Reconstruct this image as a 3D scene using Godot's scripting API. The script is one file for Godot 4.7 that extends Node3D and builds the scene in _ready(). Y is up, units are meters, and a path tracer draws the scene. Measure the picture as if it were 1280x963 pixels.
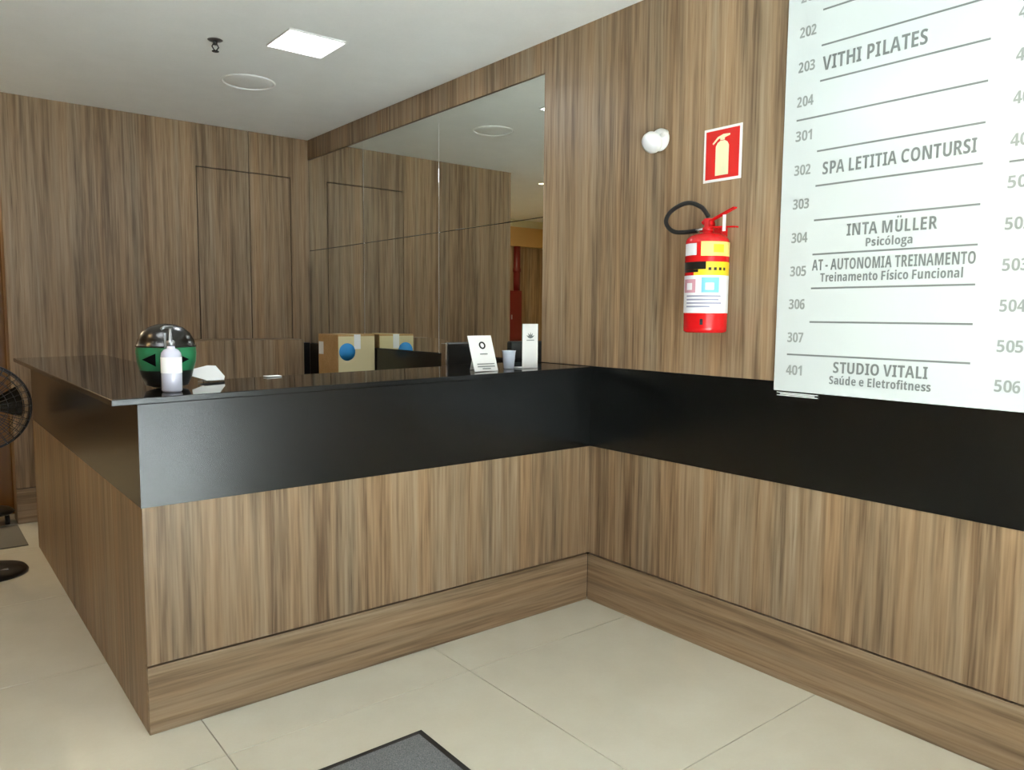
extends Node3D
# Lobby with an L-shaped reception counter, a mirror wall and a tenants' board.
# x = 0 is the right wall's face, z = 0 the front face of the counter, y = 0 the floor.

const HB := 0.225      # top of the skirting boards
const H1 := 0.743      # bottom of the black band
const HT := 1.120      # top of the black band
const HC := 2.676      # ceiling
const ZB := -3.126     # back wall face
const L := 1.946       # length of the counter's front
const MZ := -0.355     # right edge of the mirror
const MH := 2.527      # top of the mirror
const TILE := 0.9116
const ZF := 2.95       # inner face of the entrance wall
const XL := -5.20      # left end of the hall behind
const XW := -3.45      # inner face of the lobby's left wall
const ZH := -5.80      # inner face of the hall's end wall

var M := {}
var rng := RandomNumberGenerator.new()

# ------------------------------------------------------------------ helpers
func begin() -> SurfaceTool:
	var st := SurfaceTool.new()
	st.begin(Mesh.PRIMITIVE_TRIANGLES)
	st.set_smooth_group(-1)
	return st

func planar(p: Vector3, n: Vector3, turned: bool) -> Vector2:
	var a := n.abs()
	var u: Vector2
	if a.x >= a.y and a.x >= a.z: u = Vector2(p.z, -p.y)
	elif a.z >= a.y: u = Vector2(p.x, -p.y)
	else: u = Vector2(p.x, p.z)
	return Vector2(u.y, u.x) if turned else u

func face(st: SurfaceTool, pts: Array, out: Vector3, turned := false) -> void:
	var c: Vector3 = (pts[1] - pts[0]).cross(pts[2] - pts[0])
	var q := pts.duplicate()
	if c.dot(out) > 0.0: q.reverse()
	for k in range(1, q.size() - 1):
		for p in [q[0], q[k], q[k + 1]]:
			st.set_uv(planar(p, out, turned))
			st.add_vertex(p)

# box with chamfered edges between two corners
func cb(st: SurfaceTool, lo: Vector3, hi: Vector3, c := 0.002, turned := false, xf := Transform3D.IDENTITY) -> void:
	var mid := (lo + hi) * 0.5
	var h := (hi - lo) * 0.5
	c = minf(c, minf(h.x, minf(h.y, h.z)) * 0.8)
	var pt := func(s: Vector3, axis: int) -> Vector3:
		var r := Vector3(h.x - c, h.y - c, h.z - c)
		r[axis] = h[axis]
		return xf * (mid + s * r)
	for ax in 3:
		var b := (ax + 1) % 3
		var d := (ax + 2) % 3
		for sg in [-1.0, 1.0]:
			var ring := []
			for k in [[-1.0, -1.0], [1.0, -1.0], [1.0, 1.0], [-1.0, 1.0]]:
				var s := Vector3.ZERO
				s[ax] = sg; s[b] = k[0]; s[d] = k[1]
				ring.append(pt.call(s, ax))
			var o := Vector3.ZERO
			o[ax] = sg
			face(st, ring, xf.basis * o, turned)
		for sb in [-1.0, 1.0]:
			for sd in [-1.0, 1.0]:
				var e0 := Vector3.ZERO
				e0[b] = sb; e0[d] = sd; e0[ax] = -1.0
				var e1 := e0
				e1[ax] = 1.0
				var o2 := Vector3.ZERO
				o2[b] = sb; o2[d] = sd
				face(st, [pt.call(e0, b), pt.call(e1, b), pt.call(e1, d), pt.call(e0, d)], xf.basis * o2, turned)
	for sx in [-1.0, 1.0]:
		for sy in [-1.0, 1.0]:
			for sz in [-1.0, 1.0]:
				var s3 := Vector3(sx, sy, sz)
				face(st, [pt.call(s3, 0), pt.call(s3, 1), pt.call(s3, 2)], xf.basis * s3, turned)

# surface of revolution about y; profile runs from one end to the other as (radius, height)
func lathe(st: SurfaceTool, prof: Array, seg := 32, xf := Transform3D.IDENTITY, sharp := false, squash := Vector2.ONE) -> void:
	st.set_smooth_group(-1 if sharp else 0)
	var n := prof.size()
	for i in n - 1:
		for j in seg:
			var q := []
			for k in [[i, j], [i + 1, j], [i + 1, j + 1], [i, j + 1]]:
				var a: float = TAU * k[1] / seg
				var r: Vector2 = prof[k[0]]
				q.append([xf * Vector3(cos(a) * r.x * squash.x, r.y, sin(a) * r.x * squash.y), Vector2(float(k[1]) / seg, float(k[0]) / (n - 1))])
			var order := [0, 1, 2, 0, 2, 3]
			for k in order:
				if (k == order[1] or k == 2) and prof[i + 1].x < 1e-6 and prof[i].x < 1e-6: continue
				st.set_uv(q[k][1])
				st.add_vertex(q[k][0])
	st.set_smooth_group(-1)

func tube(st: SurfaceTool, path: Array, r: float, seg := 10, closed := false) -> void:
	st.set_smooth_group(0)
	var n := path.size()
	var rings := []
	var up := Vector3.UP
	for i in n:
		var a: Vector3 = path[(i - 1 + n) % n] if closed or i > 0 else path[0]
		var b: Vector3 = path[(i + 1) % n] if closed or i < n - 1 else path[n - 1]
		var t := (b - a).normalized()
		if absf(t.dot(up)) > 0.95: up = Vector3.RIGHT if absf(t.x) < 0.8 else Vector3.BACK
		var s := t.cross(up).normalized()
		up = s.cross(t).normalized()
		var ring := []
		for j in seg:
			var w := TAU * j / seg
			ring.append(path[i] + (s * cos(w) + up * sin(w)) * r)
		rings.append(ring)
	for i in (n if closed else n - 1):
		for j in seg:
			var i2 := (i + 1) % n
			var j2 := (j + 1) % seg
			for v in [rings[i][j], rings[i][j2], rings[i2][j2], rings[i][j], rings[i2][j2], rings[i2][j]]:
				st.add_vertex(v)
	if not closed:
		for e in [[0, 1], [n - 1, -1]]:
			for j in range(1, seg - 1):
				var tri := [rings[e[0]][0], rings[e[0]][j], rings[e[0]][j + 1]]
				if e[1] == 1: tri.reverse()
				for v in tri: st.add_vertex(v)
	st.set_smooth_group(-1)

func ring_path(c: Vector3, r: float, ax: Vector3, ay: Vector3, n := 40) -> Array:
	var out := []
	for i in n:
		var a := TAU * i / n
		out.append(c + (ax * cos(a) + ay * sin(a)) * r)
	return out

# outline in x-y pulled along z by depth
func prism(st: SurfaceTool, poly: PackedVector2Array, depth: float, xf := Transform3D.IDENTITY) -> void:
	var idx := Geometry2D.triangulate_polygon(poly)
	for s in [0.0, depth]:
		for k in range(0, idx.size(), 3):
			face(st, [xf * Vector3(poly[idx[k]].x, poly[idx[k]].y, s), xf * Vector3(poly[idx[k + 1]].x, poly[idx[k + 1]].y, s), xf * Vector3(poly[idx[k + 2]].x, poly[idx[k + 2]].y, s)], xf.basis * Vector3(0, 0, 1.0 if s > 0.0 else -1.0))
	var cw := Geometry2D.is_polygon_clockwise(poly)
	for i in poly.size():
		var a := poly[i]
		var b := poly[(i + 1) % poly.size()]
		var o := Vector3(b.y - a.y, a.x - b.x, 0) * (-1.0 if cw else 1.0)
		face(st, [xf * Vector3(a.x, a.y, 0), xf * Vector3(b.x, b.y, 0), xf * Vector3(b.x, b.y, depth), xf * Vector3(a.x, a.y, depth)], xf.basis * o)

func obj(called: String, st: SurfaceTool, m: Material, parent: Node = self) -> MeshInstance3D:
	st.generate_normals()
	st.index()
	var o := MeshInstance3D.new()
	o.name = called
	o.mesh = st.commit()
	o.material_override = m
	parent.add_child(o, true)
	return o

func box(called: String, lo: Vector3, hi: Vector3, m: Material, parent: Node = self, c := 0.002, turned := false) -> MeshInstance3D:
	var st := begin()
	cb(st, lo, hi, c, turned)
	return obj(called, st, m, parent)

func thing(called: String, label: String, category: String, at := Vector3.ZERO, group := "") -> Node3D:
	var o := Node3D.new()
	o.name = called
	add_child(o, true)
	o.position = at
	tag(o, label, category, group)
	return o

func tag(o: Node, label: String, category: String, group := "") -> void:
	o.set_meta("label", label)
	o.set_meta("category", category)
	if group: o.set_meta("group", group)

func structure(called: String, label: String, category: String) -> Node3D:
	var o := Node3D.new()
	o.name = called
	add_child(o, true)
	o.set_meta("kind", "structure")
	tag(o, label, category)
	return o

# hang the named parts of a thing under one of its parts
func nest(root: Node3D, under: String, names: Array) -> void:
	var holder := root.get_node(under)
	for o in root.get_children():
		for n in names:
			if o != holder and str(o.name).begins_with(n):
				root.remove_child(o)
				holder.add_child(o, true)
				break

func mat(c: Color, rough := 0.5, metal := 0.0, spec := 0.5) -> StandardMaterial3D:
	var m := StandardMaterial3D.new()
	m.albedo_color = c
	m.roughness = rough
	m.metallic = metal
	m.metallic_specular = spec
	return m

func rgb(r: int, g: int, b: int) -> Color:
	return Color(r / 255.0, g / 255.0, b / 255.0)

func noise(sd: int, freq: float, oct := 3) -> FastNoiseLite:
	var n := FastNoiseLite.new()
	n.seed = sd
	n.noise_type = FastNoiseLite.TYPE_SIMPLEX_SMOOTH
	n.frequency = freq
	n.fractal_octaves = oct
	return n

# wood-print laminate: streaks run along v; the image covers 1.6 m by 3.2 m and wraps
func wood_image() -> ImageTexture:
	var w := 1024
	var h := 512
	var broad := noise(3, 0.006, 2)
	var mid := noise(5, 0.03, 3)
	var fine := noise(8, 0.16, 2)
	var tick := noise(11, 0.05, 2)
	var warm := noise(14, 0.018, 2)
	var dark := rgb(100, 79, 58)
	var base := rgb(151, 126, 98)
	var light := rgb(184, 159, 131)
	var data := PackedByteArray()
	data.resize(w * h * 3)
	for y in h:
		# v wraps by walking round a circle
		var a := TAU * y / h
		var cy := cos(a) * 9.0
		var sy := sin(a) * 9.0
		for x in w:
			var fx := float(x)
			var k := fx / w
			var g := 0.0
			var wm := 0.0
			# u wraps by blending the last part with the run-in
			for pass_ in 2:
				var xx := fx if pass_ == 0 else fx - w
				var wt := 1.0 - smoothstep(0.86, 1.0, k) if pass_ == 0 else smoothstep(0.86, 1.0, k)
				if wt <= 0.0: continue
				var v := broad.get_noise_3d(xx, cy * 1.8, sy * 1.8) * 0.60
				v += mid.get_noise_3d(xx * 1.5, cy * 1.6, sy * 1.6) * 0.80
				v += fine.get_noise_3d(xx * 0.8, cy * 1.0, sy * 1.0) * 0.45
				var tk := tick.get_noise_3d(xx * 5.0, cy * 5.0 + 50.0, sy * 5.0)
				v -= maxf(0.0, tk - 0.30) * 1.0
				g += v * wt
				wm += warm.get_noise_3d(xx, cy * 0.6 - 90.0, sy * 0.6) * wt
			var c: Color = base.lerp(light, clampf(g * 0.95, 0.0, 1.0)) if g > 0.0 else base.lerp(dark, clampf(-g * 1.1, 0.0, 1.0))
			c.r *= 1.0 + wm * 0.05
			c.b *= 1.0 - wm * 0.06
			var i := (y * w + x) * 3
			data[i] = clampi(int(c.r * 255.0), 0, 255)
			data[i + 1] = clampi(int(c.g * 255.0), 0, 255)
			data[i + 2] = clampi(int(c.b * 255.0), 0, 255)
	var img := Image.create_from_data(w, h, false, Image.FORMAT_RGB8, data)
	img.generate_mipmaps()
	return ImageTexture.create_from_image(img)

# blotchy two-tone picture for stone, tile, paint and pile
func mottle(sd: int, size: int, a: Color, b: Color, freq: float, grain: float, oct := 4) -> ImageTexture:
	var n := noise(sd, freq, oct)
	var r := RandomNumberGenerator.new()
	r.seed = sd
	var data := PackedByteArray()
	data.resize(size * size * 3)
	for y in size:
		for x in size:
			var fx := float(x) / size
			var t := 0.5 + 0.5 * lerpf(n.get_noise_2d(x, y), n.get_noise_2d(x - size, y), smoothstep(0.8, 1.0, fx))
			t = clampf(t + r.randf_range(-grain, grain), 0.0, 1.0)
			var c := a.lerp(b, t)
			var i := (y * size + x) * 3
			data[i] = int(c.r * 255.0); data[i + 1] = int(c.g * 255.0); data[i + 2] = int(c.b * 255.0)
	var img := Image.create_from_data(size, size, false, Image.FORMAT_RGB8, data)
	img.generate_mipmaps()
	return ImageTexture.create_from_image(img)

func materials() -> void:
	var wood := mat(Color(0.96, 0.96, 0.955), 0.42, 0.0, 0.4)
	wood.albedo_texture = wood_image()
	wood.uv1_scale = Vector3(1.0 / 1.6, 1.0 / 3.2, 1)
	M.wood = wood
	var tile := mat(Color.WHITE, 0.16, 0.0, 0.5)
	tile.albedo_texture = mottle(21, 256, rgb(197, 194, 178), rgb(205, 203, 188), 0.02, 0.12)
	tile.uv1_scale = Vector3(0.8, 0.8, 1)
	M.tile = tile
	M.grout = mat(rgb(150, 146, 134), 0.9)
	var paint := mat(Color.WHITE, 0.85, 0.0, 0.3)
	paint.albedo_texture = mottle(31, 128, rgb(240, 241, 240), rgb(245, 246, 245), 0.03, 0.2)
	M.paint = paint
	M.cream = mat(rgb(226, 218, 180), 0.8)
	M.tan = mat(rgb(190, 150, 92), 0.6)
	M.black_stone = mat(Color.WHITE, 0.03, 0.0, 0.75)
	M.black_stone.albedo_texture = mottle(41, 256, rgb(16, 16, 15), rgb(24, 24, 23), 0.3, 0.5)
	M.black_stone.uv1_scale = Vector3(2, 2, 1)
	M.black_band = mat(rgb(10, 11, 11), 0.24, 0.0, 0.5)
	M.groove = mat(rgb(40, 34, 30), 0.9)
	M.mirror = mat(rgb(236, 239, 232), 0.0, 1.0)
	M.backing = mat(rgb(60, 58, 52), 0.6)
	M.sign = mat(rgb(206, 213, 213), 0.22, 0.0, 0.5)
	M.print = mat(rgb(116, 122, 121), 0.5)
	M.print_light = mat(rgb(144, 150, 148), 0.5)
	M.red = mat(rgb(204, 20, 24), 0.22)
	M.sign_red = mat(rgb(214, 34, 28), 0.35)
	M.glow_cream = mat(rgb(238, 232, 190), 0.5)
	M.white = mat(rgb(236, 236, 234), 0.4)
	M.paper = mat(rgb(240, 240, 238), 0.7)
	M.black = mat(rgb(16, 16, 17), 0.35)
	M.rubber = mat(rgb(22, 21, 20), 0.6)
	M.chrome = mat(rgb(200, 200, 205), 0.25, 1.0)
	M.steel = mat(rgb(150, 152, 156), 0.35, 0.9)
	M.yellow = mat(rgb(240, 200, 40), 0.4)
	M.pale_yellow = mat(rgb(235, 215, 120), 0.4)
	M.pale_blue = mat(rgb(120, 190, 225), 0.4)
	M.pink = mat(rgb(205, 150, 165), 0.4)
	M.label_white = mat(rgb(236, 236, 240), 0.35)
	M.label_ink = mat(rgb(150, 150, 172), 0.5)
	M.green = mat(rgb(38, 112, 74), 0.3)
	M.carton = mat(Color.WHITE, 0.8)
	M.carton.albedo_texture = mottle(51, 128, rgb(166, 128, 78), rgb(186, 150, 100), 0.05, 0.3)
	M.carton_label = mat(rgb(214, 200, 156), 0.7)
	M.blue = mat(rgb(42, 140, 204), 0.6)
	M.orange_wood = mat(Color.WHITE, 0.35)
	M.orange_wood.albedo_texture = wood_tint()
	M.orange_wood.uv1_scale = Vector3(1, 0.4, 1)
	var pile := mat(Color.WHITE, 0.95, 0.0, 0.2)
	pile.albedo_texture = mottle(61, 256, rgb(84, 88, 90), rgb(142, 146, 148), 0.35, 0.35)
	pile.uv1_scale = Vector3(2.5, 2.5, 1)
	M.pile = pile
	M.mat_edge = mat(rgb(38, 38, 36), 0.7)
	M.sheet_grey = mat(rgb(104, 102, 94), 0.9)
	var glass := mat(Color(0.9, 0.95, 0.94, 0.08), 0.02)
	glass.transparency = BaseMaterial3D.TRANSPARENCY_ALPHA
	M.glass = glass
	var cup := mat(Color(0.86, 0.89, 0.94, 0.55), 0.15)
	cup.transparency = BaseMaterial3D.TRANSPARENCY_ALPHA
	M.cup = cup
	M.gel = mat(rgb(190, 190, 205), 0.1)
	M.led = mat(rgb(250, 250, 250), 0.6)
	M.led.emission_enabled = true
	M.led.emission = rgb(250, 252, 255)
	M.led.emission_energy_multiplier = 4.0
	M.warm_led = mat(rgb(255, 250, 235), 0.6)
	M.warm_led.emission_enabled = true
	M.warm_led.emission = rgb(255, 238, 200)
	M.warm_led.emission_energy_multiplier = 4.0
	M.hall_red = mat(rgb(96, 10, 8), 0.45)
	M.pavement = mat(rgb(176, 172, 162), 0.9)
	M.smoke = mat(rgb(22, 20, 18), 0.25)
	M.matte_black = mat(rgb(12, 12, 12), 0.95, 0.0, 0.1)

func wood_tint() -> ImageTexture:
	var n := noise(71, 0.05, 3)
	var img := Image.create(128, 128, false, Image.FORMAT_RGB8)
	for y in 128:
		for x in 128:
			var t := 0.5 + 0.5 * n.get_noise_2d(x * 2.0, y * 0.15)
			img.set_pixel(x, y, rgb(112, 70, 14).lerp(rgb(146, 96, 28), t))
	img.generate_mipmaps()
	return ImageTexture.create_from_image(img)

# the counter's slab dips slightly away from the wall
func slab_y(x: float) -> float:
	return 1.118 + 0.0145 * x

# ------------------------------------------------------------------ build
func _ready() -> void:
	rng.seed = 7
	# camera
	var cam := Camera3D.new()
	cam.name = "camera"
	cam.fov = rad_to_deg(2.0 * atan(481.5 / 950.186))
	cam.transform = Transform3D(Basis(Vector3(0.78060972, 0.00850005, 0.62496097), Vector3(0.05041075, 0.99579368, -0.07650945), Vector3(-0.62298252, 0.09122878, 0.77689774)), Vector3(-2.5007, 1.352, 2.53))
	cam.near = 0.05
	cam.far = 100.0
	add_child(cam)
	cam.current = true
	# sky and exposure
	var env := Environment.new()
	env.background_mode = Environment.BG_SKY
	var sm := ProceduralSkyMaterial.new()
	sm.sky_top_color = rgb(182, 204, 230)
	sm.sky_horizon_color = rgb(212, 227, 240)
	sm.ground_horizon_color = rgb(170, 166, 156)
	sm.ground_bottom_color = rgb(150, 146, 138)
	sm.energy_multiplier = 3.1
	var sky := Sky.new()
	sky.sky_material = sm
	env.sky = sky
	env.tonemap_mode = Environment.TONE_MAPPER_LINEAR
	env.tonemap_exposure = 1.55
	env.sdfgi_enabled = true
	env.ssao_enabled = true
	env.ssil_enabled = true
	var we := WorldEnvironment.new()
	we.name = "environment"
	we.environment = env
	add_child(we)
	# midday sun over the street, reaching only the floor inside the entrance
	var sun := DirectionalLight3D.new()
	sun.name = "sun"
	sun.light_energy = 28.0
	sun.light_color = Color(0.89, 0.95, 1.0)
	sun.light_angular_distance = 0.53
	sun.shadow_enabled = true
	sun.rotation_degrees = Vector3(-66, 12, 0)
	add_child(sun)
	materials()
	build_shell()
	build_right_wall()
	build_back_wall()
	build_counter()
	build_ceiling_fittings()
	build_board()
	build_extinguisher()
	build_wall_items()
	build_behind_counter()
	build_counter_items()
	build_floor_items()
	build_hall()

func build_shell() -> void:
	var fl := structure("floor", "polished cream porcelain tile floor", "floor")
	box("screed", Vector3(XL - 0.2, -0.15, ZH - 0.2), Vector3(0.2, -0.004, ZF + 0.2), M.grout, fl)
	var proto: Mesh = null
	var i0 := -5
	for i in range(i0, 1):
		for k in range(-7, 5):
			var x1 := -0.8747 + TILE * (i + 1)
			var x0 := x1 - TILE
			var z0 := 0.2572 + TILE * k
			var z1 := z0 + TILE
			var lo := Vector3(maxf(x0, XL - 0.15), -0.012, maxf(z0, ZH - 0.15))
			var hi := Vector3(minf(x1, 0.05), 0.0, minf(z1, ZF + 0.15))
			if hi.x - lo.x < 0.05 or hi.z - lo.z < 0.05: continue
			box("tile", lo + Vector3(0.0016, 0, 0.0016), hi - Vector3(0.0016, 0, 0.0016), M.tile, fl, 0.0012)
	var ce := box("ceiling", Vector3(XL - 0.2, HC, ZH - 0.2), Vector3(0.2, HC + 0.2, ZF + 0.2), M.paint)
	ce.set_meta("kind", "structure")
	tag(ce, "flat white plaster ceiling", "ceiling")
	var wl := structure("wall_left", "wood print laminate wall across the lobby from the counter", "wall")
	box("wall_core", Vector3(XW - 0.2, 0, -2.9), Vector3(XW - 0.02, HC, ZF + 0.2), M.groove, wl)
	for k in 6:
		var za := lerpf(-2.9, ZF, k / 6.0)
		box("wood_panel", Vector3(XW - 0.02, 0, za + 0.002), Vector3(XW, HC, lerpf(-2.9, ZF, (k + 1) / 6.0) - 0.002), M.wood, wl, 0.001)
	box("hall_side", Vector3(XL - 0.2, 0, ZH - 0.2), Vector3(XL, HC, -2.9), M.cream, wl)
	box("hall_return", Vector3(XL - 0.2, 0, -3.05), Vector3(XW, HC, -2.9), M.cream, wl)
	# entrance wall with its glazed opening
	var wf := structure("wall_front", "entrance wall with a wide glazed opening", "wall")
	var ox0 := -2.60
	var ox1 := -0.80
	var oh := 2.35
	box("pier", Vector3(XW, 0, ZF), Vector3(ox0, HC, ZF + 0.2), M.paint, wf)
	box("pier", Vector3(ox1, 0, ZF), Vector3(0.0, HC, ZF + 0.2), M.paint, wf)
	box("lintel", Vector3(ox0, oh, ZF), Vector3(ox1, HC, ZF + 0.2), M.paint, wf)
	var wn := structure("window_1", "glazed entrance with dark slim frames", "window")
	for k in 5:
		var x := lerpf(ox0 + 0.03, ox1 - 0.03, k / 4.0)
		box("mullion", Vector3(x - 0.025, 0, ZF + 0.07), Vector3(x + 0.025, oh, ZF + 0.13), M.black, wn)
	box("transom", Vector3(ox0, oh - 0.05, ZF + 0.07), Vector3(ox1, oh, ZF + 0.13), M.black, wn)
	for k in 4:
		var xa := lerpf(ox0 + 0.03, ox1 - 0.03, k / 4.0) + 0.026
		var xb := lerpf(ox0 + 0.03, ox1 - 0.03, (k + 1) / 4.0) - 0.026
		box("pane", Vector3(xa, 0.01, ZF + 0.096), Vector3(xb, oh - 0.052, ZF + 0.104), M.glass, wn)
	var pv := box("pavement", Vector3(-14, -0.2, ZF + 0.2), Vector3(9, -0.02, ZF + 12), M.pavement)
	pv.set_meta("kind", "structure")
	tag(pv, "pale paved pavement outside the entrance", "pavement")

func build_right_wall() -> void:
	var wr := structure("wall_right", "wood print laminate wall with a black band", "wall")
	box("wall_core", Vector3(0.02, 0, ZH - 0.2), Vector3(0.2, HC, ZF + 0.2), M.groove, wr)
	box("wood_panel", Vector3(0, HB + 0.005, ZB - 0.15), Vector3(0.02, H1, ZF), M.wood, wr, 0.001)
	box("wood_panel", Vector3(0, HT, MZ), Vector3(0.02, HC, ZF), M.wood, wr, 0.001)
	box("mirror_header", Vector3(0, MH, ZB), Vector3(0.02, HC, MZ), M.wood, wr, 0.001)
	var bb := box("baseboard_right", Vector3(0, 0, 0), Vector3(0.02, HB - 0.002, ZF), M.wood, self, 0.0015, true)
	bb.set_meta("kind", "structure")
	tag(bb, "tall wood skirting along the wall under the tenants board", "skirting")
	var tr := box("trim_1", Vector3(-0.0015, H1, ZB), Vector3(0.0185, HT, ZF), M.black_band, self, 0.001)
	tr.set_meta("kind", "structure")
	tag(tr, "matte black horizontal band running along the wood wall", "trim")
	# mirror of six sheets
	var mi := thing("wall_mirror", "large frameless mirror in six sheets behind the counter", "mirror")
	box("backing", Vector3(0.0145, HT + 0.002, ZB + 0.001), Vector3(0.0198, MH - 0.001, MZ - 0.001), M.backing, mi, 0.0005)
	var zs := [ZB + 0.001, -2.24, -1.303, MZ - 0.003]
	var ys := [HT + 0.003, 1.838, MH - 0.002]
	for a in 3:
		for b in 2:
			box("mirror_sheet", Vector3(0.0085, ys[b] + 0.0016, zs[a] + 0.0018), Vector3(0.0145, ys[b + 1] - 0.0016, zs[a + 1] - 0.0018), M.mirror, mi, 0.0008)
	for a in [1, 2]:  # white strips paint in the light caught on the vertical bevels
		box("painted_glint_strip", Vector3(0.0095, HT + 0.003, zs[a] - 0.0015), Vector3(0.0145, MH - 0.002, zs[a] + 0.0015), M.white, mi, 0.0005)

func build_back_wall() -> void:
	var wb := structure("wall_back", "wood print laminate wall with a flush double door", "wall")
	var x0 := -1.985
	box("wall_core", Vector3(x0 + 0.004, 0, ZB - 0.16), Vector3(0.02, HC, ZB - 0.018), M.groove, wb)
	var g := 0.003
	var xs := [x0, -0.828, -0.143, 0.008]
	box("wood_panel", Vector3(x0, HB + 0.004, ZB - 0.02), Vector3(xs[1] - g, HC, ZB), M.wood, wb, 0.001)
	box("wood_panel", Vector3(xs[1] - g, 2.378 + g, ZB - 0.02), Vector3(-0.4585, HC, ZB), M.wood, wb, 0.001)
	box("wood_panel", Vector3(-0.4535, 2.378 + g, ZB - 0.02), Vector3(xs[2] + g, HC, ZB), M.wood, wb, 0.001)
	box("wood_panel", Vector3(xs[2] + g, HB + 0.004, ZB - 0.02), Vector3(xs[3], HC, ZB), M.wood, wb, 0.0005)
	box("return_panel", Vector3(x0, 0, ZB - 0.18), Vector3(x0 + 0.02, HC, ZB - 0.0205), M.wood, wb, 0.001)
	box("door_leaf", Vector3(xs[1] + g, 0.005, ZB - 0.02), Vector3(-0.4590, 2.378 - g, ZB), M.wood, wb, 0.001)
	box("door_leaf", Vector3(-0.4530, 0.005, ZB - 0.02), Vector3(xs[2] - g, 2.378 - g, ZB), M.wood, wb, 0.001)
	var bb := structure("baseboard_back", "wood skirting under the back wall", "skirting")
	box("skirting_board", Vector3(x0, 0, ZB - 0.02), Vector3(xs[1] - g, HB - 0.002, ZB), M.wood, bb, 0.0015, true)
	box("skirting_board", Vector3(xs[2] + g, 0, ZB - 0.02), Vector3(-0.0005, HB - 0.002, ZB), M.wood, bb, 0.0015, true)

# panel standing in the plane z = z0 (facing +z) whose top follows the slab
func build_counter() -> void:
	var c := thing("reception_counter", "L-shaped wood reception counter with black apron and polished stone top", "counter")
	var zb := -2.491
	var t := 0.02
	# front run
	box("front_panel", Vector3(-L, HB + 0.005, -t), Vector3(-0.0005, H1, 0), M.wood, c, 0.001)
	box("front_skirting", Vector3(-L, 0, -t), Vector3(-0.0005, HB - 0.002, 0), M.wood, c, 0.0015, true)
	var st := begin()
	slanted(st, -L - 0.0015, -0.002, -t, 0.0015, H1)
	obj("front_apron", st, M.black_band, c)
	# side run
	box("side_panel", Vector3(-L, 0, zb), Vector3(-L + t, H1, -t - 0.0005), M.wood, c, 0.001)
	st = begin()
	slanted(st, -L - 0.0015, -L + t, zb, -t - 0.0005, H1)
	obj("side_apron", st, M.black_band, c)
	# carcass inside
	box("carcass", Vector3(-L + t, 0.0, -0.14), Vector3(-0.001, 1.06, -t - 0.003), M.groove, c)
	box("carcass", Vector3(-L + t, 0.0, zb), Vector3(-L + 0.14, 1.06, -0.141), M.groove, c)
	box("inner_panel", Vector3(-L + 0.14, 0.0, -0.16), Vector3(-0.001, 1.06, -0.1405), M.wood, c)
	box("inner_panel", Vector3(-L + 0.1405, 0.0, zb), Vector3(-L + 0.16, 1.06, -0.1605), M.wood, c)
	box("end_panel", Vector3(-L, 0.0, zb - 0.02), Vector3(-L + 0.16, 1.06, zb - 0.0005), M.wood, c)
	# polished slab, L-shaped
	var poly := PackedVector2Array([Vector2(-2.02, -0.012), Vector2(-0.0025, -0.012), Vector2(-0.0025, 0.47), Vector2(-1.56, 0.47), Vector2(-1.56, 2.55), Vector2(-2.02, 2.55)])
	st = begin()
	var edge := begin()
	slab(st, edge, poly, 0.020, 0.002)
	obj("stone_top", st, M.black_stone, c)
	obj("stone_edge", edge, M.black_band, c)

func slanted(st: SurfaceTool, x0: float, x1: float, z0: float, z1: float, y0: float) -> void:
	var ya := slab_y(x0) - 0.022
	var yb := slab_y(x1) - 0.022
	var p := [Vector3(x0, y0, z0), Vector3(x1, y0, z0), Vector3(x1, y0, z1), Vector3(x0, y0, z1), Vector3(x0, ya, z0), Vector3(x1, yb, z0), Vector3(x1, yb, z1), Vector3(x0, ya, z1)]
	face(st, [p[0], p[1], p[2], p[3]], Vector3.DOWN)
	face(st, [p[4], p[5], p[6], p[7]], Vector3.UP)
	face(st, [p[0], p[1], p[5], p[4]], Vector3.FORWARD)
	face(st, [p[3], p[2], p[6], p[7]], Vector3.BACK)
	face(st, [p[0], p[3], p[7], p[4]], Vector3.LEFT)
	face(st, [p[1], p[2], p[6], p[5]], Vector3.RIGHT)

# outline in (x, -z), top following slab_y, edges chamfered
func slab(st: SurfaceTool, edge: SurfaceTool, poly: PackedVector2Array, th: float, ch: float) -> void:
	var inner: PackedVector2Array = Geometry2D.offset_polygon(poly, -ch, Geometry2D.JOIN_MITER)[0]
	var at := func(q: Vector2, d: float) -> Vector3: return Vector3(q.x, slab_y(q.x) - d, -q.y)
	for lay in [[0.0, Vector3.UP], [th, Vector3.DOWN]]:
		var idx := Geometry2D.triangulate_polygon(inner)
		for k in range(0, idx.size(), 3):
			face(st, [at.call(inner[idx[k]], lay[0]), at.call(inner[idx[k + 1]], lay[0]), at.call(inner[idx[k + 2]], lay[0])], lay[1])
	# pair every inner corner with the nearest outer one
	var outer := PackedVector2Array()
	for q in inner:
		var best := poly[0]
		for w in poly:
			if w.distance_to(q) < best.distance_to(q): best = w
		outer.append(best)
	var cw := Geometry2D.is_polygon_clockwise(inner)
	for i in inner.size():
		var j := (i + 1) % inner.size()
		var dirn := outer[j] - outer[i]
		var n2 := Vector2(dirn.y, -dirn.x).normalized() * (-1.0 if cw else 1.0)
		var o := Vector3(n2.x, 0, -n2.y)
		face(edge, [at.call(outer[i], ch), at.call(outer[j], ch), at.call(outer[j], th - ch), at.call(outer[i], th - ch)], o)
		face(edge, [at.call(inner[i], 0.0), at.call(inner[j], 0.0), at.call(outer[j], ch), at.call(outer[i], ch)], o + Vector3.UP)
		face(edge, [at.call(inner[i], th), at.call(inner[j], th), at.call(outer[j], th - ch), at.call(outer[i], th - ch)], o + Vector3.DOWN)

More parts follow.
